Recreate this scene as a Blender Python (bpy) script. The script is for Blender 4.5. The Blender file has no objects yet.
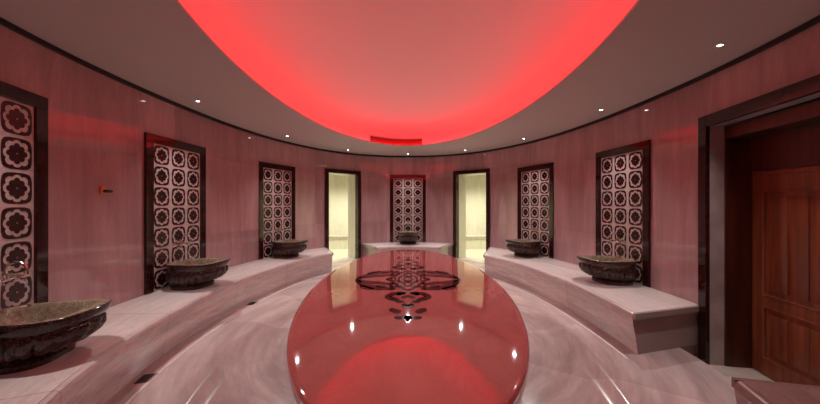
import bpy, bmesh, math, random
from math import sin, cos, pi, atan2, radians, hypot
from mathutils import Vector, Matrix
random.seed(7)
SC = bpy.context.scene
COL = SC.collection

# ------------------------------------------------------------------ camera, world, exposure
cam_d = bpy.data.cameras.new('camera'); cam = bpy.data.objects.new('camera', cam_d); COL.objects.link(cam)
cam.location = (0, 0, 1.4); cam.rotation_euler = (radians(90), 0, 0)
cam_d.sensor_width = 36; cam_d.lens = 36 * 310 / 820
cam_d.shift_x = 2 / 820; cam_d.shift_y = 2 / 820
cam_d.clip_start = 0.05
SC.camera = cam
SC.view_settings.view_transform = 'Standard'; SC.view_settings.look = 'None'
SC.view_settings.gamma = 1; SC.view_settings.exposure = -0.12
try: SC.view_settings.use_curve_mapping = False
except Exception: pass
w = bpy.data.worlds.new('world'); SC.world = w; w.use_nodes = True
w.node_tree.nodes['Background'].inputs[0].default_value = (0.02, 0.012, 0.012, 1)
w.node_tree.nodes['Background'].inputs[1].default_value = 0.3
LED_POWER = 19.0
LED_COLOR = (1.0, 0.022, 0.03)
SPOT_POWER = 98.0
SPOT_COLOR = (1.0, 0.93, 0.90)
GLOW_POWER = 26.0

# ------------------------------------------------------------------ helpers
def tag(o, label=None, cat=None, group=None, kind=None):
    if label: o['label'] = label
    if cat: o['category'] = cat
    if group: o['group'] = group
    if kind: o['kind'] = kind
    return o
def thing(name, label, cat, loc=(0, 0, 0), rz=0, group=None):
    o = bpy.data.objects.new(name, None); COL.objects.link(o)
    o.empty_display_size = .1
    o.location = loc; o.rotation_euler = (0, 0, rz)
    return tag(o, label, cat, group)
def obj(name, bm, mats, parent=None, smooth=False, angle=35):
    me = bpy.data.meshes.new(name)
    bmesh.ops.recalc_face_normals(bm, faces=bm.faces)
    bm.to_mesh(me); bm.free()
    if not isinstance(mats, (list, tuple)): mats = [mats]
    for m in mats: me.materials.append(m)
    if smooth:
        for p in me.polygons: p.use_smooth = True
        try: me.set_sharp_from_angle(angle=radians(angle))
        except Exception: pass
    o = bpy.data.objects.new(name, me); COL.objects.link(o)
    if parent: o.parent = parent
    return o
def structure(name, bm, mats, parent=None, **k):
    o = obj(name, bm, mats, parent, **k)
    if parent is None: o['kind'] = 'structure'
    return o
def box(bm, x0, x1, y0, y1, z0, z1, mi=0, bevel=0, M=None):
    vs = [bm.verts.new((x, y, z)) for x in (x0, x1) for y in (y0, y1) for z in (z0, z1)]
    fs = []
    for q in ((0,1,3,2),(4,6,7,5),(0,4,5,1),(2,3,7,6),(0,2,6,4),(1,5,7,3)):
        f = bm.faces.new([vs[i] for i in q]); f.material_index = mi; fs.append(f)
    if bevel:
        es = list({e for f in fs for e in f.edges})
        r = bmesh.ops.bevel(bm, geom=es, offset=bevel, segments=2, affect='EDGES', profile=.5)
        vs = list({v for f in r['faces'] for v in f.verts} | {v for v in vs if v.is_valid})
        for f in r['faces']: f.material_index = mi
    if M is not None:
        bmesh.ops.transform(bm, matrix=M, verts=[v for v in vs if v.is_valid])
    return vs
def tube(bm, pts, rad, seg=10, cap=True, mi=0):
    pts = [Vector(p) for p in pts]; n = len(pts)
    rads = rad if isinstance(rad, (list, tuple)) else [rad] * n
    rings = []; prev = None
    for i, p in enumerate(pts):
        t = (pts[min(i+1, n-1)] - pts[max(i-1, 0)]).normalized()
        a = prev if prev is not None else (Vector((0,0,1)) if abs(t.z) < .9 else Vector((1,0,0)))
        u = (a - t * a.dot(t)).normalized(); v = t.cross(u); prev = u
        rings.append([bm.verts.new(p + (u*cos(2*pi*k/seg) + v*sin(2*pi*k/seg)) * rads[i]) for k in range(seg)])
    for i in range(n-1):
        for k in range(seg):
            bm.faces.new((rings[i][k], rings[i][(k+1)%seg], rings[i+1][(k+1)%seg], rings[i+1][k])).material_index = mi
    if cap:
        bm.faces.new(rings[0][::-1]).material_index = mi; bm.faces.new(rings[-1]).material_index = mi
def lathe(bm, prof, seg=24, M=None):
    rings = []; allv = []
    for r, z in prof:
        if r < 1e-6: ring = [bm.verts.new((0, 0, z))]
        else: ring = [bm.verts.new((r*cos(2*pi*k/seg), r*sin(2*pi*k/seg), z)) for k in range(seg)]
        rings.append(ring); allv += ring
    for A, B in zip(rings, rings[1:]):
        for k in range(seg):
            a = [A[k % len(A)], A[(k+1) % len(A)], B[(k+1) % len(B)], B[k % len(B)]]
            u = []
            for v in a:
                if v not in u: u.append(v)
            if len(u) > 2: bm.faces.new(u)
    if M is not None: bmesh.ops.transform(bm, matrix=M, verts=allv)

# ------------------------------------------------------------------ materials
def mat(name):
    m = bpy.data.materials.new(name); m.use_nodes = True
    nt = m.node_tree; b = nt.nodes['Principled BSDF']
    return m, nt, b
def N(nt, t, **k):
    n = nt.nodes.new(t)
    for a, v in k.items():
        if a in n.inputs.keys(): n.inputs[a].default_value = v
        else: setattr(n, a, v)
    return n
def ramp(nt, src, stops):
    r = nt.nodes.new('ShaderNodeValToRGB'); e = r.color_ramp.elements
    e[0].position, e[0].color = stops[0][0], (*stops[0][1], 1)
    e[1].position, e[1].color = stops[-1][0], (*stops[-1][1], 1)
    for p, c in stops[1:-1]:
        q = e.new(p); q.color = (*c, 1)
    nt.links.new(src, r.inputs[0]); return r.outputs[0]
def mixc(nt, fac, a, b, mode='MIX'):
    n = nt.nodes.new('ShaderNodeMix'); n.data_type = 'RGBA'; n.blend_type = mode
    for s, v in ((n.inputs[0], fac), (n.inputs[6], a), (n.inputs[7], b)):
        if hasattr(v, 'is_linked') or hasattr(v, 'links'): nt.links.new(v, s)
        else: s.default_value = v if isinstance(v, (int, float)) else (*v, 1)
    return n.outputs[2]
def marble(name, light, mid, vein, scale=(3, 3, 3), rough=.15, coord='Object', joints=None, veinw=.06, distort=1.2, amt=.5, spec=.5, coat=0):
    m, nt, b = mat(name)
    tc = N(nt, 'ShaderNodeTexCoord'); mp = N(nt, 'ShaderNodeMapping'); mp.inputs['Scale'].default_value = scale
    nt.links.new(tc.outputs[coord], mp.inputs[0])
    n1 = N(nt, 'ShaderNodeTexNoise', Scale=1.0, Detail=8.0, Roughness=.6, Distortion=distort)
    nt.links.new(mp.outputs[0], n1.inputs['Vector'])
    n2 = N(nt, 'ShaderNodeTexNoise', Scale=2.3, Detail=6.0, Roughness=.65, Distortion=distort*1.5)
    nt.links.new(mp.outputs[0], n2.inputs['Vector'])
    c1 = ramp(nt, n1.outputs['Fac'], [(.3, mid), (.62, light)])
    vm = ramp(nt, n2.outputs['Fac'], [(.5-veinw, (0,0,0)), (.5, (amt,)*3), (.5+veinw, (0,0,0))])
    c = mixc(nt, vm, c1, vein)
    if joints:
        bw, bh, off, jc = joints
        mp2 = N(nt, 'ShaderNodeMapping'); mp2.inputs['Location'].default_value = (0, off, 0)
        nt.links.new(tc.outputs[coord], mp2.inputs[0])
        br = nt.nodes.new('ShaderNodeTexBrick'); br.offset = 0; br.squash = 1
        br.inputs['Scale'].default_value = 1; br.inputs['Mortar Size'].default_value = .003
        br.inputs['Mortar Smooth'].default_value = .1
        br.inputs['Brick Width'].default_value = bw; br.inputs['Row Height'].default_value = bh
        br.inputs['Color1'].default_value = (1,1,1,1); br.inputs['Color2'].default_value = (.78,.75,.76,1)
        br.inputs['Mortar'].default_value = (*jc, 1)
        nt.links.new(mp2.outputs[0], br.inputs['Vector'])
        c = mixc(nt, 1.0, c, br.outputs['Color'], 'MULTIPLY')
    nt.links.new(c, b.inputs['Base Color'])
    b.inputs['Roughness'].default_value = rough
    b.inputs['Specular IOR Level'].default_value = spec
    b.inputs['Coat Weight'].default_value = coat; b.inputs['Coat Roughness'].default_value = .04
    return m
def plain(name, col, rough=.5, metal=0, noise=0):
    m, nt, b = mat(name)
    if noise:
        tc = N(nt, 'ShaderNodeTexCoord'); n = N(nt, 'ShaderNodeTexNoise', Scale=noise, Detail=4.0)
        nt.links.new(tc.outputs['Object'], n.inputs['Vector'])
        c = ramp(nt, n.outputs['Fac'], [(.3, tuple(x*.8 for x in col)), (.7, tuple(min(1, x*1.1) for x in col))])
        nt.links.new(c, b.inputs['Base Color'])
    else: b.inputs['Base Color'].default_value = (*col, 1)
    b.inputs['Roughness'].default_value = rough; b.inputs['Metallic'].default_value = metal
    return m
def glow(name, col, s):
    m, nt, b = mat(name)
    b.inputs['Base Color'].default_value = (0, 0, 0, 1)
    b.inputs['Emission Color'].default_value = (*col, 1); b.inputs['Emission Strength'].default_value = s
    return m
def wood(name, a, c, scale=(18, 18, 1.2), rough=.35):
    m, nt, b = mat(name)
    tc = N(nt, 'ShaderNodeTexCoord'); mp = N(nt, 'ShaderNodeMapping'); mp.inputs['Scale'].default_value = scale
    nt.links.new(tc.outputs['Object'], mp.inputs[0])
    n = N(nt, 'ShaderNodeTexNoise', Scale=1.0, Detail=7.0, Roughness=.6, Distortion=.6); nt.links.new(mp.outputs[0], n.inputs['Vector'])
    nt.links.new(ramp(nt, n.outputs['Fac'], [(.3, a), (.7, c)]), b.inputs['Base Color'])
    b.inputs['Roughness'].default_value = rough
    return m

M_WALL = marble('wall_marble', (.56,.35,.36), (.41,.245,.255), (.31,.17,.18), scale=(3.6, .4, 1), rough=.06, coord='UV', joints=(.62, 1.08, .11, (.85,.8,.8)), amt=.22, spec=.8)
M_SEAT = marble('seat_marble', (.74,.66,.62), (.60,.51,.49), (.45,.36,.36), scale=(1.2, 6, 1), rough=.16, coord='UV', joints=(1.15, 9, 0, (.55,.5,.5)), amt=.3)
M_RISER = marble('riser_marble', (.70,.59,.57), (.50,.39,.385), (.36,.25,.26), scale=(.9, 9, 1), rough=.12, coord='UV', joints=(1.15, 9, 0, (.6,.55,.55)), amt=.45, distort=.7)
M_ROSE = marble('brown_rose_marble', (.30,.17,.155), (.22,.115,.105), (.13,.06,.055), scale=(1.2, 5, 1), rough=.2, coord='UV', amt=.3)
M_FLOOR = marble('floor_marble', (.64,.53,.51), (.38,.28,.27), (.28,.17,.16), scale=(.4, 3.6, 1), rough=.13, coord='UV', joints=(1.4, 9, 0, (.7,.64,.62)), amt=.2, distort=.25, veinw=.1)
M_THRESH = marble('threshold_marble', (.72,.66,.58), (.6,.54,.47), (.45,.38,.33), scale=(2,2,2), rough=.25, amt=.3)
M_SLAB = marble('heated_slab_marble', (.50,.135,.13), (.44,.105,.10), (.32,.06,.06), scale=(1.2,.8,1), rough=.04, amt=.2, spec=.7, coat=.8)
M_BASE = marble('stone_base_marble', (.70,.62,.58), (.58,.5,.47), (.4,.32,.3), scale=(2,2,3), rough=.3, amt=.3)
M_INLAY = marble('inlay_marble', (.075,.008,.010), (.045,.005,.007), (.10,.015,.015), scale=(8,8,8), rough=.09, amt=.2, spec=.4)
M_FRAME = marble('dark_frame_marble', (.030,.006,.006), (.016,.004,.004), (.16,.05,.025), scale=(5,5,5), rough=.07, veinw=.016, amt=.6, distort=2)
M_BOWL = marble('carved_basin_marble', (.038,.010,.009), (.012,.0035,.0035), (.20,.11,.07), scale=(9,9,9), rough=.16, veinw=.03, amt=.6, distort=2)
M_BOWLIN = marble('basin_inner_marble', (.38,.30,.20), (.17,.11,.075), (.05,.025,.02), scale=(8,8,8), rough=.25, veinw=.05, amt=.7, distort=2)
M_TILE = plain('pale_tile', (.62,.52,.50), .25, noise=30)
M_TILED = plain('dark_tile_pattern', (.035,.006,.007), .22, noise=40)
M_CEIL = plain('ceiling_paint', (.58,.51,.48), .75)
M_DOME = plain('dome_paint', (.84,.78,.77), .8)
M_DARK = plain('dark_gap', (.02,.010,.009), .5)
M_VENT = plain('vent_paint', (.30,.05,.05), .6)
M_CHROME = plain('chrome', (.75,.68,.62), .15, 1)
M_WHITEM = plain('downlight_ring', (.7,.66,.64), .35)
M_LENS = glow('downlight_lens', (1,.93,.9), GLOW_POWER)
M_LED = glow('red_led', LED_COLOR, LED_POWER)
M_AMBER = plain('amber_plastic', (.75,.22,.04), .35)
M_WOOD = wood('door_wood', (.13,.030,.012), (.31,.090,.038))
M_WOODD = wood('door_frame_wood', (.035,.008,.005), (.09,.021,.011))
M_GROUT = plain('jamb_marble_grey', (.42,.37,.36), .25, noise=6)
M_ANNEX = marble('annex_marble', (.84,.82,.70), (.72,.71,.58), (.55,.53,.40), scale=(7,7,.6), rough=.25, amt=.3)
M_GRATE = plain('drain_metal', (.10,.07,.06), .35, .8)

# ------------------------------------------------------------------ plan curves (metres, seen from above; rays start at C0)
C0 = Vector((0, 3.4))
class Curve:
    def __init__(s, a, cy, bf, bn, n): s.a, s.cy, s.bf, s.bn, s.n = a, cy, bf, bn, n
    def g(s, x, y):
        dy = y - s.cy
        return (abs(x)/s.a)**s.n + (abs(dy)/(s.bf if dy > 0 else s.bn))**s.n - 1
    def hit(s, th, off=0):
        c, q = cos(th), sin(th); lo, hi = 0, 12
        for _ in range(44):
            m = (lo+hi)/2
            if s.g(C0.x+c*m, C0.y+q*m) < 0: lo = m
            else: hi = m
        return Vector((C0.x+c*(lo+off), C0.y+q*(lo+off)))
    def normal(s, th):                       # outward
        p, q = s.hit(th-.002), s.hit(th+.002); t = (q-p).normalized()
        return Vector((t.y, -t.x))
ROOM = Curve(2.76, 3.35, 4.38, 3.8, 2.25)
DOME = Curve(1.515, 3.2, 3.2, 3.2, 2.0)
STONE = Curve(.948, 3.32, 2.28, 2.28, 2.0)
RIDGE = Curve(1.66, 3.6, 3.1, 3.1, 2.2)
NOSE_L = Curve(2.12, 3.5, 3.3, 3.2, 2.2)
NOSE_R = Curve(1.98, 3.3, 3.34, 3.2, 2.2)
NOSE_C = Curve(2.0, 3.4, 3.6, 3.2, 2.2)
PLAT = Curve(2.52, 3.3, 3.6, 3.2, 2.2)
ang = lambda x, y: atan2(y - C0.y, x - C0.x)
ZC, ZB, ZF, ZL, ZDOOR, ZS = 2.6, .45, .08, .02, -.05, .58

def uvgrid(bm, grid, uvs, mi=0, closed=False):
    lay = bm.loops.layers.uv.verify()
    V = [[bm.verts.new(p) for p in row] for row in grid]
    n = len(V)
    for i in range(n if closed else n-1):
        A, B = V[i], V[(i+1) % n]
        for j in range(len(A)-1):
            f = bm.faces.new((A[j], B[j], B[j+1], A[j+1])); f.material_index = mi
            ui, uj = uvs[i], uvs[(i+1)] if i+1 < len(uvs) else uvs[(i+1) % n]
            for l, uv in zip(f.loops, (ui[j], uj[j], uj[j+1], ui[j+1])): l[uv_layer(lay)].uv = uv
    return V
def uv_layer(l): return l

# ------------------------------------------------------------------ openings (wall angles)
A_DL = (ang(-1.17, 7.38), ang(-1.79, 6.86))      # far left doorway
A_DR = (ang(1.77, 6.88), ang(1.13, 7.41))        # far right doorway
A_SD = (ang(2.50, 1.52), ang(2.72, 2.86))        # side door, right near
ZDT = 2.12
def arc_s(th0, th1):
    n = 60; L = 0; p = ROOM.hit(th0)
    for i in range(n):
        q = ROOM.hit(th0+(th1-th0)*(i+1)/n); L += (q-p).length; p = q
    return L
def wall_piece(name, th0, th1, z0, z1, u0=0, steps=None):
    bm = bmesh.new(); n = steps or max(4, int(abs(th1-th0)/.045))
    grid, uv = [], []; L = u0; pp = None
    for i in range(n+1):
        th = th0+(th1-th0)*i/n; p = ROOM.hit(th); q = p + ROOM.normal(th)*.12
        if pp is not None: L += (p-pp).length
        pp = p
        row = [(q.x,q.y,z0), (p.x,p.y,z0), (p.x,p.y,z1), (q.x,q.y,z1), (q.x,q.y,z0)]
        grid.append(row); uv.append([(L,z0-.1),(L,z0),(L,z1),(L,z1+.1),(L,z0)])
    V = uvgrid(bm, grid, uv)
    for r in (V[0], V[-1]): bm.faces.new(r[:4])
    bmesh.ops.remove_doubles(bm, verts=bm.verts, dist=1e-5)
    return structure(name, bm, M_WALL, smooth=True, angle=30), L
ZW0, ZW1 = -.06, ZC + .02
_, u = wall_piece('wall_right', A_SD[1], A_DR[0], ZW0, ZW1)
_, u = wall_piece('wall_right', A_DR[0], A_DR[1], ZDT, ZW1, u)
_, u = wall_piece('wall_back', A_DR[1], A_DL[0], ZW0, ZW1, u)
_, u = wall_piece('wall_left', A_DL[0], A_DL[1], ZDT, ZW1, u)
_, u = wall_piece('wall_left', A_DL[1], pi*1.30, ZW0, ZW1, u)
_, u = wall_piece('wall_front', pi*1.30, pi*2+A_SD[0], ZW0, ZW1, u)
_, u = wall_piece('wall_right', A_SD[0], A_SD[1], ZDT, ZW1, u)

# floor: lower ring round the stone, rounded step, upper ring to the walls
TH = [2*pi*i/240 for i in range(240)]
def in_sd(th): 
    t = (th+pi) % (2*pi) - pi
    return A_SD[0]-.42 < t < A_SD[1]+.035
def floor_mesh():
    bm = bmesh.new(); grid, uv = [], []
    for i in range(241):
        th = TH[i % 240]
        rr = RIDGE.hit(th); d = (rr-C0).normalized()
        out = PLAT.hit(th) if in_sd(th) else ROOM.hit(th) + ROOM.normal(th)*.06
        zend = ZDOOR-.02
        prof = [(C0+d*.05, ZL), (C0+d*.8, ZL), (rr-d*.22, ZL), (rr-d*.17, ZL+.003), (rr-d*.12, ZL+.013), (rr-d*.075, ZL+.030), (rr-d*.035, ZF-.014), (rr-d*.01, ZF-.004), (rr+d*.02, ZF), (rr+d*.08, ZF), ((rr+out)/2, ZF), (out-d*.006, ZF), (out, ZF-.006), (out, zend)]
        grid.append([(p.x, p.y, z) for p, z in prof])
        L = i/240*17.0
        uv.append([(L, (p-C0).length) for p, z in prof])
    V = uvgrid(bm, grid, uv)
    bm.faces.new([r[0] for r in V[:-1]])
    bmesh.ops.remove_doubles(bm, verts=bm.verts, dist=1e-5)
    return bm
structure('floor', floor_mesh(), M_FLOOR, smooth=True, angle=30)
bm = bmesh.new(); box(bm, 1.5, 3.5, .4, 3.15, ZDOOR-.08, ZDOOR)
structure('floor', bm, M_THRESH)

# ceiling ring with an oval hole
def ring_mesh(rows_fn, closed=True, n=200):
    bm = bmesh.new(); V = []
    for i in range(n):
        V.append([bm.verts.new(p) for p in rows_fn(2*pi*i/n)])
    for i in range(n):
        A, B = V[i], V[(i+1) % n]
        for j in range(len(A)-1): bm.faces.new((A[j], B[j], B[j+1], A[j+1]))
    return bm, V
def crow(th):
    o = ROOM.hit(th, .14); h = DOME.hit(th); k = DOME.hit(th, .30)
    return [(o.x,o.y,ZC+.06), (o.x,o.y,ZC), (h.x,h.y,ZC), (h.x,h.y,ZC+.018), (k.x,k.y,ZC+.045), (k.x,k.y,ZC+.06), (o.x,o.y,ZC+.06)]
bm, _ = ring_mesh(crow); bmesh.ops.remove_doubles(bm, verts=bm.verts, dist=1e-5)
structure('ceiling', bm, M_CEIL, smooth=True, angle=30)
def drow(th):
    k = DOME.hit(th, .29); d = (k-C0); R = d.length; out = []
    out.append((k.x, k.y, ZC+.046)); out.append((k.x, k.y, ZC+.20))
    for j in range(1, 15):
        a = j/15*pi/2
        q = C0 + d*cos(a); out.append((q.x, q.y, ZC+.20+.62*sin(a)))
    q = C0 + d*.02; out.append((q.x, q.y, ZC+.82))
    # outer skin
    for j in range(14, 0, -1):
        a = j/15*pi/2
        q = C0 + d*cos(a)*1.03; out.append((q.x, q.y, ZC+.26+.62*sin(a)))
    q = C0 + d*1.03; out.append((q.x, q.y, ZC+.20)); out.append((q.x, q.y, ZC+.046))
    return out
bm, V = ring_mesh(drow); bm.faces.new([r[16] for r in V])
structure('ceiling', bm, M_DOME, smooth=True, angle=50)
# dark strip coloured as the shade in the gap where wall meets ceiling
def trow(th):
    p = ROOM.hit(th); n_ = ROOM.normal(th); a, b = p - n_*.022, p - n_*.001
    return [(b.x,b.y,ZC-.038), (a.x,a.y,ZC-.038), (a.x,a.y,ZC-.001), (b.x,b.y,ZC-.001), (b.x,b.y,ZC-.038)]
bm, _ = ring_mesh(trow); bmesh.ops.remove_doubles(bm, verts=bm.verts, dist=1e-6)
structure('trim_1', bm, M_DARK)

# red LED strip lying in the cove behind the lip
def lrow(th):
    a, b = DOME.hit(th, .215), DOME.hit(th, .25)
    return [(a.x,a.y,ZC+.046), (a.x,a.y,ZC+.056), (b.x,b.y,ZC+.056), (b.x,b.y,ZC+.046)]
bm, _ = ring_mesh(lrow, n=120)
tag(obj('led_strip', bm, M_LED), 'red light strip hidden in the cove around the oval dome', 'light')

# air slot in the far cove wall
vent = thing('air_vent', 'narrow red-lit slot air vent at the far end of the dome cove', 'vent')
def vent_arc(z0, z1, offs, x0=-.86, x1=.30):
    bm = bmesh.new(); n = 16; R = []
    for i in range(n+1):
        x = x0+(x1-x0)*i/n; th = ang(x, 6.68)
        a, b = DOME.hit(th, .29-offs), DOME.hit(th, .285)
        R.append([bm.verts.new(p) for p in ((a.x,a.y,z0),(a.x,a.y,z1),(b.x,b.y,z1),(b.x,b.y,z0))])
    for A, B in zip(R, R[1:]):
        for j in range(4): bm.faces.new((A[j], B[j], B[(j+1)%4], A[(j+1)%4]))
    bm.faces.new(R[0]); bm.faces.new(R[-1]); return bm
obj('vent_frame', vent_arc(ZC+.05, ZC+.19, .012), M_VENT, vent)
for z in (.075, .105, .135, .165): obj('slat', vent_arc(ZC+z-.006, ZC+z+.006, .022), M_VENT, vent)

# ------------------------------------------------------------------ benches
def bench(name, label, nose, n0, n1, w0, w1, group=None, ms=None, mr=None):
    t = thing(name, label, 'bench', (0, 0, 0))
    n = 48
    P = []
    for i in range(n+1):
        k = i/n
        tn, tw = n0+(n1-n0)*k, w0+(w1-w0)*k
        a = nose.hit(tn); b = ROOM.hit(tw) - ROOM.normal(tw)*.004
        P.append((a, b))
    base = P[n//2][0]
    def build(rows, closed_prof=True):
        bm = bmesh.new(); L = 0; grid = []; uv = []; prev = None
        for a, b in P:
            if prev is not None: L += (a-prev).length
            prev = a; row = rows(a, b); D = (b-a).length
            grid.append([(p.x, p.y, z) for p, z in row]); acc = 0; ur = []; q0 = None
            for p, z in row:
                v = Vector((p.x, p.y, z))
                if q0 is not None: acc += (v-q0).length
                q0 = v; ur.append((L, acc))
            uv.append(ur)
        V = uvgrid(bm, grid, uv)
        bm.faces.new(V[0][:-1]); bm.faces.new(V[-1][:-1])
        bmesh.ops.remove_doubles(bm, verts=bm.verts, dist=1e-5)
        return bm
    def seat(a, b):
        d = (b-a).normalized(); g = a + d*.036
        return [(g, ZB-.035), (g, ZB-.001), (g+d*.004, ZB), (b, ZB), (b, ZB-.035), (g, ZB-.035)]
    def fascia(a, b):
        d = (b-a).normalized()
        return [(a+d*.030, ZB-.035), (a+d*.034, ZB-.006), (a+d*.032, ZB-.0005), (a+d*.020, ZB-.003), (a+d*.009, ZB-.010), (a+d*.002, ZB-.022), (a, ZB-.036), (a+d*.001, ZB-.06), (a+d*.008, ZB-.11), (a+d*.03, ZB-.2), (a+d*.05, ZB-.3), (a+d*.06, ZF), (b-d*.01, ZF), (b-d*.01, ZB-.036), (a+d*.036, ZB-.036), (a+d*.030, ZB-.035)]
    bs = build(seat)
    for (a, b), (a2, b2) in ((P[0], P[1]), (P[-1], P[-2])):
        ea, eb = (a-a2).normalized(), (b-b2).normalized()
        e_ = (ea+eb).normalized()*.03; d = (b-a).normalized()
        q = [a+d*.004+e_*.02, a+d*.004+e_, b+e_, b+e_*.02]
        lo = [bs.verts.new((p.x, p.y, ZB-.05)) for p in q]; hi = [bs.verts.new((p.x, p.y, ZB)) for p in q]
        bs.faces.new(lo[::-1]); bs.faces.new(hi)
        for k in range(4): bs.faces.new((lo[k], lo[(k+1)%4], hi[(k+1)%4], hi[k]))
    obj('seat_slab', bs, ms or M_SEAT, t, smooth=True, angle=25)
    obj('riser', build(fascia), mr or M_RISER, t, smooth=True, angle=25)
    return t
W2 = 2*pi
bench('marble_bench', 'long curved marble bench along the left wall holding three basins', NOSE_L, ang(-1.47, 6.02), ang(-1.5, .8)+W2, ang(-1.84, 6.82), ang(-2.0, .6)+W2)
bench('marble_bench', 'curved marble bench along the right wall, ending at the wooden door', NOSE_R, ang(1.96, 2.70), ang(1.44, 5.80), ang(2.74, 2.92), ang(1.82, 6.84))
bench('marble_bench', 'short marble bench at the far wall between the two lit doorways', NOSE_C, ang(.69, 6.84), ang(-.69, 6.84), ang(1.06, 7.44), ang(-1.08, 7.43))
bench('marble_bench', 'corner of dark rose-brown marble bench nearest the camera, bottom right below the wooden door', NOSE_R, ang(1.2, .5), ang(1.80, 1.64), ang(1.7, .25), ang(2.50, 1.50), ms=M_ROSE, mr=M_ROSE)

# pale strips set in the floor along the foot of the side benches
for idx, (nose, t0_, t1_) in enumerate(((NOSE_L, ang(-1.47, 6.0), ang(-1.5, .8)+W2), (NOSE_R, ang(1.96, 2.6), ang(1.44, 5.8)))):
    bm = bmesh.new(); R = []
    for i in range(61):
        a = nose.hit(t0_+(t1_-t0_)*i/60); d = (C0-a).normalized()
        R.append([bm.verts.new((q.x, q.y, z)) for q, z in ((a+d*.075, ZF-.001), (a+d*.075, ZF+.004), (a+d*.098, ZF+.004), (a+d*.098, ZF-.001))])
    for A, B in zip(R, R[1:]):
        for j in range(4): bm.faces.new((A[j], B[j], B[(j+1)%4], A[(j+1)%4]))
    bm.faces.new(R[0]); bm.faces.new(R[-1])
    structure('trim_%d' % (idx+2), bm, M_BASE)

# ------------------------------------------------------------------ heated stone
st = thing('heated_stone', 'large oval polished red stone platform in the middle of the room', 'platform', (0, 3.32, ZL))
def srow_top(th):
    p = STONE.hit(th); d = (p-C0).normalized(); R = []
    for off, z in ((-.60,ZS),(-.05,ZS),(-.016,ZS-.002),(-.005,ZS-.008),(0,ZS-.02),(0,ZS-.06),(-.006,ZS-.074),(-.02,ZS-.08),(-.10,ZS-.08)):
        q = C0 + (p-C0)*.3 if off == -.60 else p + d*off
        R.append((q.x, q.y-3.32, z-ZL))
    return R
bm, V = ring_mesh(srow_top); bm.faces.new([r[0] for r in V]); bm.faces.new([r[-1] for r in V])
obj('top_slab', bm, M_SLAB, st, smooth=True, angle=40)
def srow_base(th):
    p = STONE.hit(th); d = (p-C0).normalized(); R = []
    for off, z in ((-.09,ZS-.0805),(-.075,ZS-.085),(-.075,.14),(-.06,.12),(-.05,.11),(-.05,ZL)):
        q = p + d*off; R.append((q.x, q.y-3.32, z-ZL))
    return R
bm, V = ring_mesh(srow_base); bm.faces.new([r[0] for r in V]); bm.faces.new([r[-1] for r in V])
obj('base', bm, M_BASE, st, smooth=True, angle=40)
# inlay: arabesque, four-fold symmetric about the centre (x along room width, y along its length)
def inlay():
    bm = bmesh.new(); z = ZS - ZL + .0006
    def ribbon(pts, w):
        # smooth polyline
        P = [Vector(p) for p in pts]
        for _ in range(2):
            Q = [P[0]]
            for a, b in zip(P, P[1:]): Q += [a*.75+b*.25, a*.25+b*.75]
            Q.append(P[-1]); P = Q
        n = len(P)
        for sx in (1, -1):
            for sy in (1, -1):
                L = []
                for i, p in enumerate(P):
                    t = (P[min(i+1,n-1)]-P[max(i-1,0)]); t = t.normalized() if t.length > 1e-9 else Vector((1,0))
                    nn = Vector((-t.y, t.x)); k = i/(n-1)
                    ww = w*1.9*(.22+.78*math.sin(pi*min(1, max(0, k)))**.6)/2
                    L.append([bm.verts.new(((p+nn*ww*s).x*sx, (p+nn*ww*s).y*sy, z)) for s in (1, -1)])
                for A, B in zip(L, L[1:]): bm.faces.new((A[0], B[0], B[1], A[1]))
    ribbon([(.12,.20),(.21,.185),(.28,.19),(.35,.16),(.45,.12),(.52,.06),(.565,0)], .036)
    ribbon([(.14,.09),(.22,.10),(.30,.075),(.37,.08),(.45,.05),(.54,.02)], .032)
    ribbon([(.33,.20),(.42,.175),(.48,.13)], .028)
    ribbon([(.22,.145),(.27,.15),(.32,.13)], .022)
    ribbon([(0,.215),(.05,.195),(.055,.155),(.11,.15),(.115,.105),(.16,.075),(.135,0)], .024)
    ribbon([(0,.145),(.045,.12),(.035,.07),(.09,.06),(.10,0)], .02)
    ribbon([(0,.075),(.02,.045),(.055,.0)], .018)
    ribbon([(.17,.04),(.20,.02),(.24,.0)], .022)
    ribbon([(.12,.18),(.16,.15),(.19,.12)], .022)
    ribbon([(0,.30),(.03,.33),(.06,.325)], .02)
    ribbon([(.02,.25),(.05,.285),(.11,.265),(.15,.285),(.19,.315),(.15,.345),(.10,.36),(.075,.395),(.03,.385)], .030)
    ribbon([(.03,.265),(.07,.25),(.09,.30)], .024)
    ribbon([(0,.42),(.04,.435),(0,.455)], .026)
    ribbon([(.055,.515),(.10,.50),(.145,.48)], .026)
    ribbon([(0,.565),(.05,.575),(.10,.57)], .018)
    ribbon([(0,.55),(.012,.575),(0,.61)], .022)
    for v in bm.verts: v.co.y *= 2.0
    return bm
bm = inlay(); 
for v in bm.verts: v.co.y += .06
ilo = obj('inlay', bm, M_INLAY, st); ilo['label'] = 'dark arabesque inlay'

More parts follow.
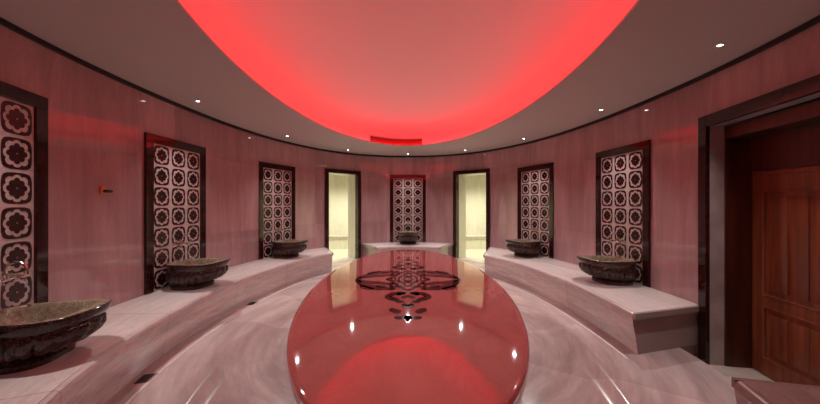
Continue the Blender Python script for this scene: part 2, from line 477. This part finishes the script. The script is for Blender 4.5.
# ------------------------------------------------------------------ ornamental tile panels
PANELS = [  # x, y on the wall, where
    (-2.60, 1.86), (-2.74, 3.70), (-2.40, 5.72), (0.0, 7.73), (2.37, 5.80), (2.73, 3.98)]
def lobed(k, base, amp, sq=0):
    # k: angle -> radius; eight-lobed outline
    return base*(1 + amp*abs(cos(2*k))**.8 - .06*abs(sin(4*k)))
def rsquare(k, h, r):
    c, s = abs(cos(k)), abs(sin(k)); p = 7
    return h/((c**p+s**p)**(1/p))
def tile_panel(i, label):
    x, y = PANELS[i]; th = ang(x, y); p = ROOM.hit(th); nrm = ROOM.normal(th)
    rz = atan2(nrm.y, nrm.x) - pi/2                 # local +y = outwards, into the wall
    q = p - nrm*.012
    t = thing('tile_panel', label, 'wall panel', (q.x, q.y, ZB+.002), rz)
    W, H, FW = .92, (1.735, 1.70, 1.68, 1.67, 1.67, 1.68)[i], .095
    bm = bmesh.new()
    x0, x1 = -W/2, W/2
    def fr(xa, xb, za, zb):
        box(bm, xa, xb, -.022, .03, za, zb, bevel=.004)
    fr(x0, x0+FW, 0, H-FW); fr(x1-FW, x1, 0, H-FW); fr(x0, x1, H-FW, H)
    obj('frame', bm, M_FRAME, t)
    bm = bmesh.new(); iw, ih = W-2*FW, H-FW
    box(bm, -iw/2, iw/2, -.004, .025, 0, ih)
    px, pz = iw/3, ih/7; R = min(px, pz)/2
    for a in range(3):
        for b in range(7):
            cx, cz = -iw/2+px*(a+.5), pz*(b+.5); n = 64
            def outline(fn, yy):
                return [bm.verts.new((cx+fn(2*pi*k/n)*cos(2*pi*k/n), yy, cz+fn(2*pi*k/n)*sin(2*pi*k/n))) for k in range(n)]
            o1 = outline(lambda k: rsquare(k, R*.90, 0)*(1-.05*abs(sin(2*k))**6), -.0062)
            o2 = outline(lambda k: R*.80*(1+.06*abs(sin(2*k))**2)*(1-.17*(1-abs(cos(4*k))**.6)), -.0062)
            o1b = outline(lambda k: rsquare(k, R*.90, 0)*(1-.05*abs(sin(2*k))**6), -.0035)
            o2b = outline(lambda k: R*.80*(1+.06*abs(sin(2*k))**2)*(1-.17*(1-abs(cos(4*k))**.6)), -.0035)
            for k in range(n):
                m_ = (k+1) % n
                for A, B in ((o1, o2), (o1b, o1), (o2, o2b)):
                    bm.faces.new((A[k], A[m_], B[m_], B[k])).material_index = 1
            f1 = outline(lambda k: R*.56*(1+.10*abs(cos(2*k))**2)*(1-.22*(1-abs(cos(4*k))**.6)), -.0062)
            f2 = outline(lambda k: R*.56*(1+.10*abs(cos(2*k))**2)*(1-.22*(1-abs(cos(4*k))**.6)), -.0035)
            f0 = outline(lambda k: R*.05, -.0062)
            for k in range(n):
                m_ = (k+1) % n
                bm.faces.new((f1[k], f1[m_], f2[m_], f2[k])).material_index = 1
                bm.faces.new((f1[k], f1[m_], f0[m_], f0[k])).material_index = 1
    obj('tile_field', bm, [M_TILE, M_TILED], t)
    return p, nrm, rz
# ------------------------------------------------------------------ basins and taps
def basin_mesh():
    bm = bmesh.new(); n = 96
    def plan(k, s, prow):         # k=0 towards the room (prow), local x = along wall, -y = room
        c, q = cos(k), sin(k)
        front = max(0, c)
        r = .232/((abs(q)**2.8+abs(c)**2.8)**(1/2.8))
        r = .96*r*s + .85*prow*front**2.4
        return r
    layers = [ # z, scale, prow, rib
        (.0,.88,-.02,0),(.030,.89,-.02,0),(.038,.86,-.02,0),(.048,.80,-.02,0),(.056,.80,-.01,.2),(.068,.88,.02,.9),(.09,.95,.07,1.1),(.13,.985,.125,1.1),(.17,.985,.16,1),(.20,.975,.175,.2),(.207,.95,.175,0),(.217,.965,.18,0),(.235,1.0,.19,0),(.262,1.02,.20,0),(.280,1.02,.20,0),(.284,1.005,.195,0),(.284,.92,.165,0),(.278,.89,.15,0),(.24,.85,.12,0),(.17,.74,.05,0),(.12,.50,0,0),(.105,.12,0,0)]
    R = []
    for li, (z, s, pr, rib) in enumerate(layers):
        ring = []
        for i in range(n):
            k = 2*pi*i/n
            r = plan(k, s, pr) + rib*.032*(abs(cos(13*k))**.7-.5)
            zz = z + (.022*max(0, cos(k))**8 if z > .19 and s > .8 else 0)
            ring.append(bm.verts.new((r*sin(k), -r*cos(k), zz)))
        R.append(ring)
    for li in range(len(R)-1):
        for i in range(n):
            f = bm.faces.new((R[li][i], R[li][(i+1)%n], R[li+1][(i+1)%n], R[li+1][i]))
            f.material_index = 1 if li >= 15 else 0
    bm.faces.new(R[0][::-1]); bm.faces.new(R[-1]).material_index = 1
    return bm
def basin_parts(t):
    # foot separately from bowl: split the mesh by height
    full = basin_mesh()
    foot = full.copy()
    bmesh.ops.delete(full, geom=[f for f in full.faces if f.calc_center_median().z < .05 and f.material_index == 0], context='FACES')
    bmesh.ops.delete(foot, geom=[f for f in foot.faces if f.calc_center_median().z > .05 or f.material_index == 1], context='FACES')
    obj('bowl', full, [M_BOWL, M_BOWLIN], t, smooth=True, angle=60)
    obj('foot', foot, M_BOWL, t, smooth=True, angle=40)
def cross_handle(bm, x, z):
    tube(bm, [(x, .0, z), (x, -.045, z)], [.014, .012], 12)
    for dx, dz in ((.024, 0), (0, .024)):
        tube(bm, [(x-dx, -.05, z-dz), (x+dx, -.05, z+dz)], .0055, 8)
        for s in (1, -1):
            bmesh.ops.create_uvsphere(bm, u_segments=8, v_segments=6, radius=.0085, matrix=Matrix.Translation((x+s*dx, -.05, z+s*dz)))
def tap_parts(t):
    bm = bmesh.new(); tube(bm, [(-.085, -.022, 0), (.085, -.022, 0)], .013, 12)
    for s in (-1, 1): tube(bm, [(s*.07, .012, 0), (s*.07, .008, 0), (s*.07, .006, 0), (s*.07, -.022, 0)], [.026, .026, .014, .014], 16)
    tube(bm, [(0,-.022,.0),(0,-.022,.03),(0,-.022,.05)], [.018,.016,.010], 12)
    obj('tap_body', bm, M_CHROME, t, smooth=True)
    bm = bmesh.new()
    pts = [(0, -.022, .045)] + [(0, -.022-.055*(1-cos(a)), .05+.055*sin(a)) for a in [pi*j/12 for j in range(0, 12)]] + [(0, -.134, .025)]
    tube(bm, pts, .0085, 10); obj('spout', bm, M_CHROME, t, smooth=True)
    for s in (-1, 1):
        bm = bmesh.new(); cross_handle(bm, s*.07, 0)
        for v in bm.verts: v.co.y -= .02
        obj('handle', bm, M_CHROME, t, smooth=True)
def copy_tree(o):
    c = o.copy(); COL.objects.link(c)
    for ch in list(o.children):
        d = ch.copy(); COL.objects.link(d); d.parent = c
    return c
WH = ['nearest the camera on the left wall', 'second from the camera on the left wall', 'third on the left wall, left of the lit doorway',
      'on the far wall between the two lit doorways', 'on the right wall just beside the right lit doorway', 'on the right wall between the wooden door and a smaller-looking panel']
PL = ['tall tile panel in dark frame, cut by the left edge of the picture', 'tall dark-framed tile panel on the left wall, between two others',
      'tall dark-framed tile panel just left of the left lit doorway', 'dark-framed tile panel on the far wall between the two lit doorways',
      'dark-framed tile panel just right of the right lit doorway', 'tall dark-framed tile panel on the right wall nearest the wooden door']
BL = ['dark carved marble basin cut off by the left edge of the picture', 'dark carved marble basin second from the camera on the left bench',
      'dark carved marble basin on the left bench next to the left lit doorway', 'small-looking dark basin on the short far bench',
      'dark carved basin on the right bench next to the right lit doorway', 'dark carved basin with pale inside, on the right bench nearest the wooden door']
TL = ['chrome wall tap above the basin cut by the left edge', 'chrome wall tap above the second basin on the left bench',
      'chrome wall tap above the left bench basin next to the lit doorway', 'chrome wall tap above the basin on the far bench',
      'chrome wall tap above the right bench basin next to the lit doorway', 'chrome wall tap above the right bench basin nearest the wooden door']
BASIN = [(.27, -.02), (.27, -.10), (.27, -.06), (.29, 0), (.27, -.06), (.27, -.18)]
b0 = t0 = None
for i in range(6):
    p, nrm, rz = tile_panel(i, PL[i])
    tan = Vector((-nrm.y, nrm.x))                    # anticlockwise along wall
    back, along = BASIN[i]
    near = tan if i < 3 else -tan                    # towards the camera end of the wall
    c = p - nrm*back + near*(-along)
    if b0 is None:
        b0 = thing('carved_basin', BL[0], 'basin', group='carved marble basins'); basin_parts(b0); b = b0
        t0 = thing('wall_tap', TL[0], 'tap', group='wall taps over the basins'); tap_parts(t0); tp = t0
    else: b, tp = copy_tree(b0), copy_tree(t0)
    b['label'] = BL[i]; tp['label'] = TL[i]
    b.location = (c.x, c.y, ZB+.0005); b.rotation_euler = (0, 0, rz)
    q = p - nrm*.032 + (tan*-.12 if i == 0 else Vector((0, 0)))
    tp.location = (q.x, q.y, ZB+.47); tp.rotation_euler = (0, 0, rz)

# ------------------------------------------------------------------ far doorways and the small rooms behind
def doorway(idx, A, side):
    pa, pb = ROOM.hit(A[0]), ROOM.hit(A[1]); mid = (pa+pb)/2; t = (pb-pa).normalized()
    nrm = Vector((t.y, -t.x))
    if nrm.dot(mid-C0) < 0: nrm = -nrm
    rz = atan2(nrm.y, nrm.x) - pi/2; Wd = (pb-pa).length
    e = bpy.data.objects.new('door_%d' % idx, None); COL.objects.link(e); e['kind'] = 'structure'
    e.location = (mid.x, mid.y, ZF); e.rotation_euler = (0, 0, rz)
    H = ZDT-ZF; f = .085
    bm = bmesh.new()
    ya, yb = -.035, .10
    box(bm, -Wd/2-.05, -Wd/2+f-.05, ya, yb, 0, H+.065, bevel=.004)
    box(bm, Wd/2-f+.05, Wd/2+.05, ya, yb, 0, H+.065, bevel=.004)
    box(bm, -Wd/2+f-.05, Wd/2-f+.05, ya, yb, H-.02, H+.065, bevel=.004)
    obj('door_frame', bm, M_FRAME, e)
    bm = bmesh.new()
    for s in (-1, 1): a_, b_ = sorted((s*(Wd/2-.030), s*(Wd/2+.03))); box(bm, a_, b_, .10, .44, 0, H)
    box(bm, -Wd/2-.03, Wd/2+.03, .10, .44, H-.02, H+.06)
    obj('reveal', bm, M_ANNEX, e)
    # the small room beyond: straight back and side walls, its front is the outside of the round wall
    sg = -1 if side == 'left' else 1
    t0_, t1_ = pi/2 - sg*.006, ang(sg*2.5, 5.35)
    edge = []
    for k in range(25):
        th = t0_+(t1_-t0_)*k/24; p = ROOM.hit(th)+ROOM.normal(th)*.122; edge.append((p.x, p.y))
    edge += [(sg*3.4, edge[-1][1]), (sg*3.4, 9.6), (sg*.05, 9.6)]
    def prism(name, z0, z1, pts=edge):
        bm = bmesh.new(); lo = [bm.verts.new((x, y, z0)) for x, y in pts]; hi = [bm.verts.new((x, y, z1)) for x, y in pts]
        bm.faces.new(lo); bm.faces.new(hi)
        for k in range(len(pts)): q = (k+1) % len(pts); bm.faces.new((lo[k], lo[q], hi[q], hi[k]))
        structure(name, bm, M_ANNEX)
    def S(name, xa, xb, y0, y1, z0, z1):
        bm = bmesh.new(); xa, xb = sorted((sg*xa, sg*xb)); box(bm, xa, xb, y0, y1, z0, z1); structure(name, bm, M_ANNEX)
    prism('floor', ZF-.06, ZF-.001); prism('ceiling', 2.32, 2.4)
    # door sill between the two floors
    M = Matrix.Translation((mid.x, mid.y, 0)) @ Matrix.Rotation(rz, 4, 'Z')
    bm = bmesh.new(); box(bm, -Wd/2+.04, Wd/2-.04, .02, .30, ZF-.06, ZF+.002, M=M); structure('trim_%d' % (idx+4), bm, M_BASE)
    S('wall_back', .05, 3.4, 9.6, 9.7, ZF, 2.32)
    S('wall_'+side, 3.4, 3.5, edge[24][1], 9.6, ZF, 2.32)
    S('wall_front', abs(edge[24][0]), 3.4, edge[24][1]-.1, edge[24][1], ZF, 2.32)
    S('wall_'+('right' if side == 'left' else 'left'), .001, .05, edge[0][1]+.005, 9.6, ZF, 2.32)
    bt = thing('marble_bench', 'pale marble bench inside the room beyond the %s lit doorway' % side, 'bench', (sg*1.7, 9.3, ZF))
    bm = bmesh.new(); box(bm, -1.6, 1.65 if sg > 0 else 1.6, -.27, .298, .345, .385, bevel=.012); obj('seat_slab', bm, M_BASE, bt)
    bm = bmesh.new(); box(bm, -1.6, 1.65 if sg > 0 else 1.6, -.235, .298, .001, .345); obj('riser', bm, M_ANNEX, bt)
    for k, (lx, ly) in enumerate(((1.35, 8.45), (2.3, 8.45))):
        left_hand = (k == 1) == (side == 'left')
        downlight(Vector((sg*lx, ly, 2.32)), '%s recessed ceiling light in the room beyond the %s lit doorway' % ('left-hand' if left_hand else 'right-hand', side), 135, (1, .97, .76), 150, group='ceiling lights beyond the %s doorway' % side)

def downlight(c, label, power, col, angle=70, tilt=None, group=None):
    t = thing('downlight', label, 'ceiling light', c, 0, group)
    bm = bmesh.new(); lathe(bm, [(.016,-.001),(.018,-.004),(.034,-.005),(.038,-.003),(.038,-.0003),(.016,-.0003),(.016,-.001)], 20); obj('trim_ring', bm, M_WHITEM, t, smooth=True)
    bm = bmesh.new(); lathe(bm, [(0,-.003),(.0155,-.003),(.0155,-.0008),(0,-.0008)], 16); obj('lens', bm, M_LENS, t)
    ld = bpy.data.lights.new('spot', 'SPOT'); ld.energy = power; ld.color = col; ld.spot_size = radians(angle); ld.spot_blend = 1.0; ld.shadow_soft_size = .014
    lo = bpy.data.objects.new('lamp', ld); COL.objects.link(lo); lo.parent = t; lo.location = (0, 0, -.02)
    if tilt: 
        v = Vector(tilt); lo.rotation_euler = v.to_track_quat('-Z', 'Y').to_euler()
    return t
doorway(2, A_DL, 'left')
doorway(3, A_DR, 'right')

# ------------------------------------------------------------------ downlights in the ceiling
DLS = [((-2.24, 1.76), 'ceiling light at the top left corner of the picture'),
       ((-2.45, 3.61), 'ceiling light above the second basin of the left wall'),
       ((-2.13, 5.47), 'ceiling light above the basin left of the left lit doorway'),
       ((-1.33, 6.88), 'ceiling light in front of the left lit doorway'),
       ((0.0, 7.42), 'ceiling light above the basin of the far wall'),
       ((1.27, 6.90), 'ceiling light in front of the right lit doorway'),
       ((2.12, 5.68), 'ceiling light above the basin right of the right lit doorway'),
       ((2.46, 3.95), 'ceiling light above the right basin nearest the wooden door'),
       ((2.355, 2.34), 'ceiling light in front of the wooden door')]
for (x, y), lab in DLS:
    th = ang(x, y); nn = ROOM.normal(th)
    downlight((x, y, ZC), lab, SPOT_POWER, SPOT_COLOR, 112, tilt=(-nn.x*.42, -nn.y*.42, -1), group='recessed lights round the ceiling edge')
# two dim unseen lamps, added behind the camera to continue the row
for (x, y) in ((-1.3, .35), (1.5, .45)):
    downlight((x, y, ZC), 'added unseen ceiling light behind the camera on the %s side' % ('left' if x < 0 else 'right'), SPOT_POWER*.07, SPOT_COLOR, 90, group='added unseen lights behind the camera')

# ------------------------------------------------------------------ wooden side door
pa, pb = ROOM.hit(A_SD[0]), ROOM.hit(A_SD[1]); mid = (pa+pb)/2; tt = (pb-pa).normalized(); nrm = Vector((tt.y, -tt.x))
if nrm.x < 0: nrm = -nrm
rz = atan2(nrm.y, nrm.x) - pi/2; Wd = (pb-pa).length
d1 = bpy.data.objects.new('door_1', None); COL.objects.link(d1); d1['kind'] = 'structure'
d1.location = (mid.x, mid.y, ZDOOR); d1.rotation_euler = (0, 0, rz)
HD = ZDT - ZDOOR
bm = bmesh.new(); f = .095
box(bm, -Wd/2-.03, -Wd/2+f-.03, -.05, -.015, 0, HD+.08, bevel=.005)
box(bm, Wd/2-f+.03, Wd/2+.03, -.05, -.015, 0, HD+.08, bevel=.005)
box(bm, -Wd/2+f-.03, Wd/2-f+.03, -.05, -.015, HD-.025, HD+.08, bevel=.005)
obj('marble_frame', bm, M_FRAME, d1)
bm = bmesh.new()
for s in (-1, 1):
    a, b_ = sorted((s*(Wd/2-.060), s*(Wd/2+.03))); box(bm, a, b_, -.014, .10, 0, HD)
box(bm, -Wd/2+.06, Wd/2-.06, -.014, .10, HD-.02, HD+.05)
obj('marble_reveal', bm, M_GROUT, d1)
bm = bmesh.new()
for s in (-1, 1):
    a, b_ = sorted((s*(Wd/2-.072), s*(Wd/2+.05))); box(bm, a, b_, .101, .42, 0, HD-.03, bevel=.006)
box(bm, -Wd/2+.072, Wd/2-.072, .101, .42, HD-.14, HD-.03, bevel=.006)
box(bm, -Wd/2+.074, Wd/2-.074, .285, .311, 1.732, HD-.141)
obj('wooden_frame', bm, M_WOODD, d1)
lw = Wd/2-.074
LY = .30
SGN = -1 if (Matrix.Rotation(rz, 3, 'Z') @ Vector((1,0,0))).y > 0 else 1     # handle on the jamb nearer the camera
bm = bmesh.new(); box(bm, -lw, lw, LY+.012, LY+.045, .01, HD-.142); leaf = obj('door_leaf', bm, M_WOOD, d1)
bm = bmesh.new()
rails = [(.01,.15), (.58,.68), (1.56,1.69)]
for s in (-1, 1):
    a, b_ = sorted((s*lw, s*(lw-.10))); box(bm, a, b_, LY, LY+.012, .01, HD-.142, bevel=.004)
for z0, z1 in rails: box(bm, -lw+.10, lw-.10, LY, LY+.012, z0, z1, bevel=.004)
obj('stile_and_rails', bm, M_WOOD, d1)
bm = bmesh.new()
for (a, b_), (c, d_) in zip(rails, rails[1:]):
    z0, z1 = b_, c; xa, xb = -lw+.10, lw-.10; r = .011
    for P, Q in (((xa,z0),(xb,z0)),((xb,z0),(xb,z1)),((xb,z1),(xa,z1)),((xa,z1),(xa,z0))):
        tube(bm, [(P[0], LY+.006, P[1]), (Q[0], LY+.006, Q[1])], r, 8)
    # raised plank field
    n = 6; w_ = (xb-xa-.10)/n
    for k in range(n): box(bm, xa+.05+k*w_+.002, xa+.05+(k+1)*w_-.002, LY+.002, LY+.013, z0+.05, z1-.05, bevel=.002)
box(bm, -lw+.1, lw-.1, LY-.006, LY+.013, 1.69, 1.73, bevel=.006)
obj('panel_moulding', bm, M_WOOD, d1, smooth=True)
bm = bmesh.new(); hx = SGN*(lw-.06)
tube(bm, [(hx, LY+.002, 1.08), (hx, LY-.05, 1.08), (hx-SGN*.02, LY-.055, 1.08), (hx-SGN*.11, LY-.055, 1.08)], .009, 10)
lathe(bm, [(0,-.004),(.024,-.004),(.024,.004),(0,.004)], 16, M=Matrix.Translation((hx, LY-.004, 1.08)) @ Matrix.Rotation(pi/2, 4, 'X'))
obj('door_handle', bm, M_CHROME, d1, smooth=True)
bm = bmesh.new(); box(bm, -Wd/2-.2, Wd/2+.2, .5, .56, -.05, 2.6); 
o = structure('wall_right', bm, M_DARK); o.location = d1.location; o.rotation_euler = d1.rotation_euler

# ------------------------------------------------------------------ small details
th = ang(-2.745, 2.78); p = ROOM.hit(th); nn = ROOM.normal(th)
a = thing('wall_fixture', 'small amber wall fixture with dark knob on the left wall', 'wall fixture', (p.x-nn.x*.001, p.y-nn.y*.001, 1.52), atan2(nn.y, nn.x)-pi/2)
bm = bmesh.new(); box(bm, -.032, .026, -.018, 0, -.03, .04, bevel=.008); obj('plate', bm, M_AMBER, a)
bm = bmesh.new(); tube(bm, [(.0,-.018,-.005), (.0,-.045,-.005), (.035,-.055,-.006)], [.014,.014,.010], 12); obj('knob', bm, M_DARK, a, smooth=True)

def drain(x, y, label):
    c = NOSE_L.hit(ang(x, y)) ; nn = NOSE_L.normal(ang(x, y)); c = c - nn*.035
    t = thing('floor_drain', label, 'drain', (c.x, c.y, ZF+.0003), atan2(nn.y, nn.x)-pi/2)
    bm = bmesh.new()
    box(bm, -.06,.06,-.05,-.042,0,.004); box(bm, -.06,.06,.042,.05,0,.004); box(bm, -.06,-.052,-.042,.042,0,.004); box(bm, .052,.06,-.042,.042,0,.004)
    obj('rim', bm, M_GRATE, t)
    bm = bmesh.new(); box(bm, -.052,.052,-.042,.042,0,.0015)
    for k in range(6): box(bm, -.045+k*.016, -.037+k*.016, -.042, .042, .0015, .0035)
    obj('grate', bm, M_DARK, t)
drain(-1.97, 2.36, 'small square floor drain at the foot of the left bench nearest the camera')
drain(-2.06, 4.1, 'small floor drain farther along the foot of the left bench')
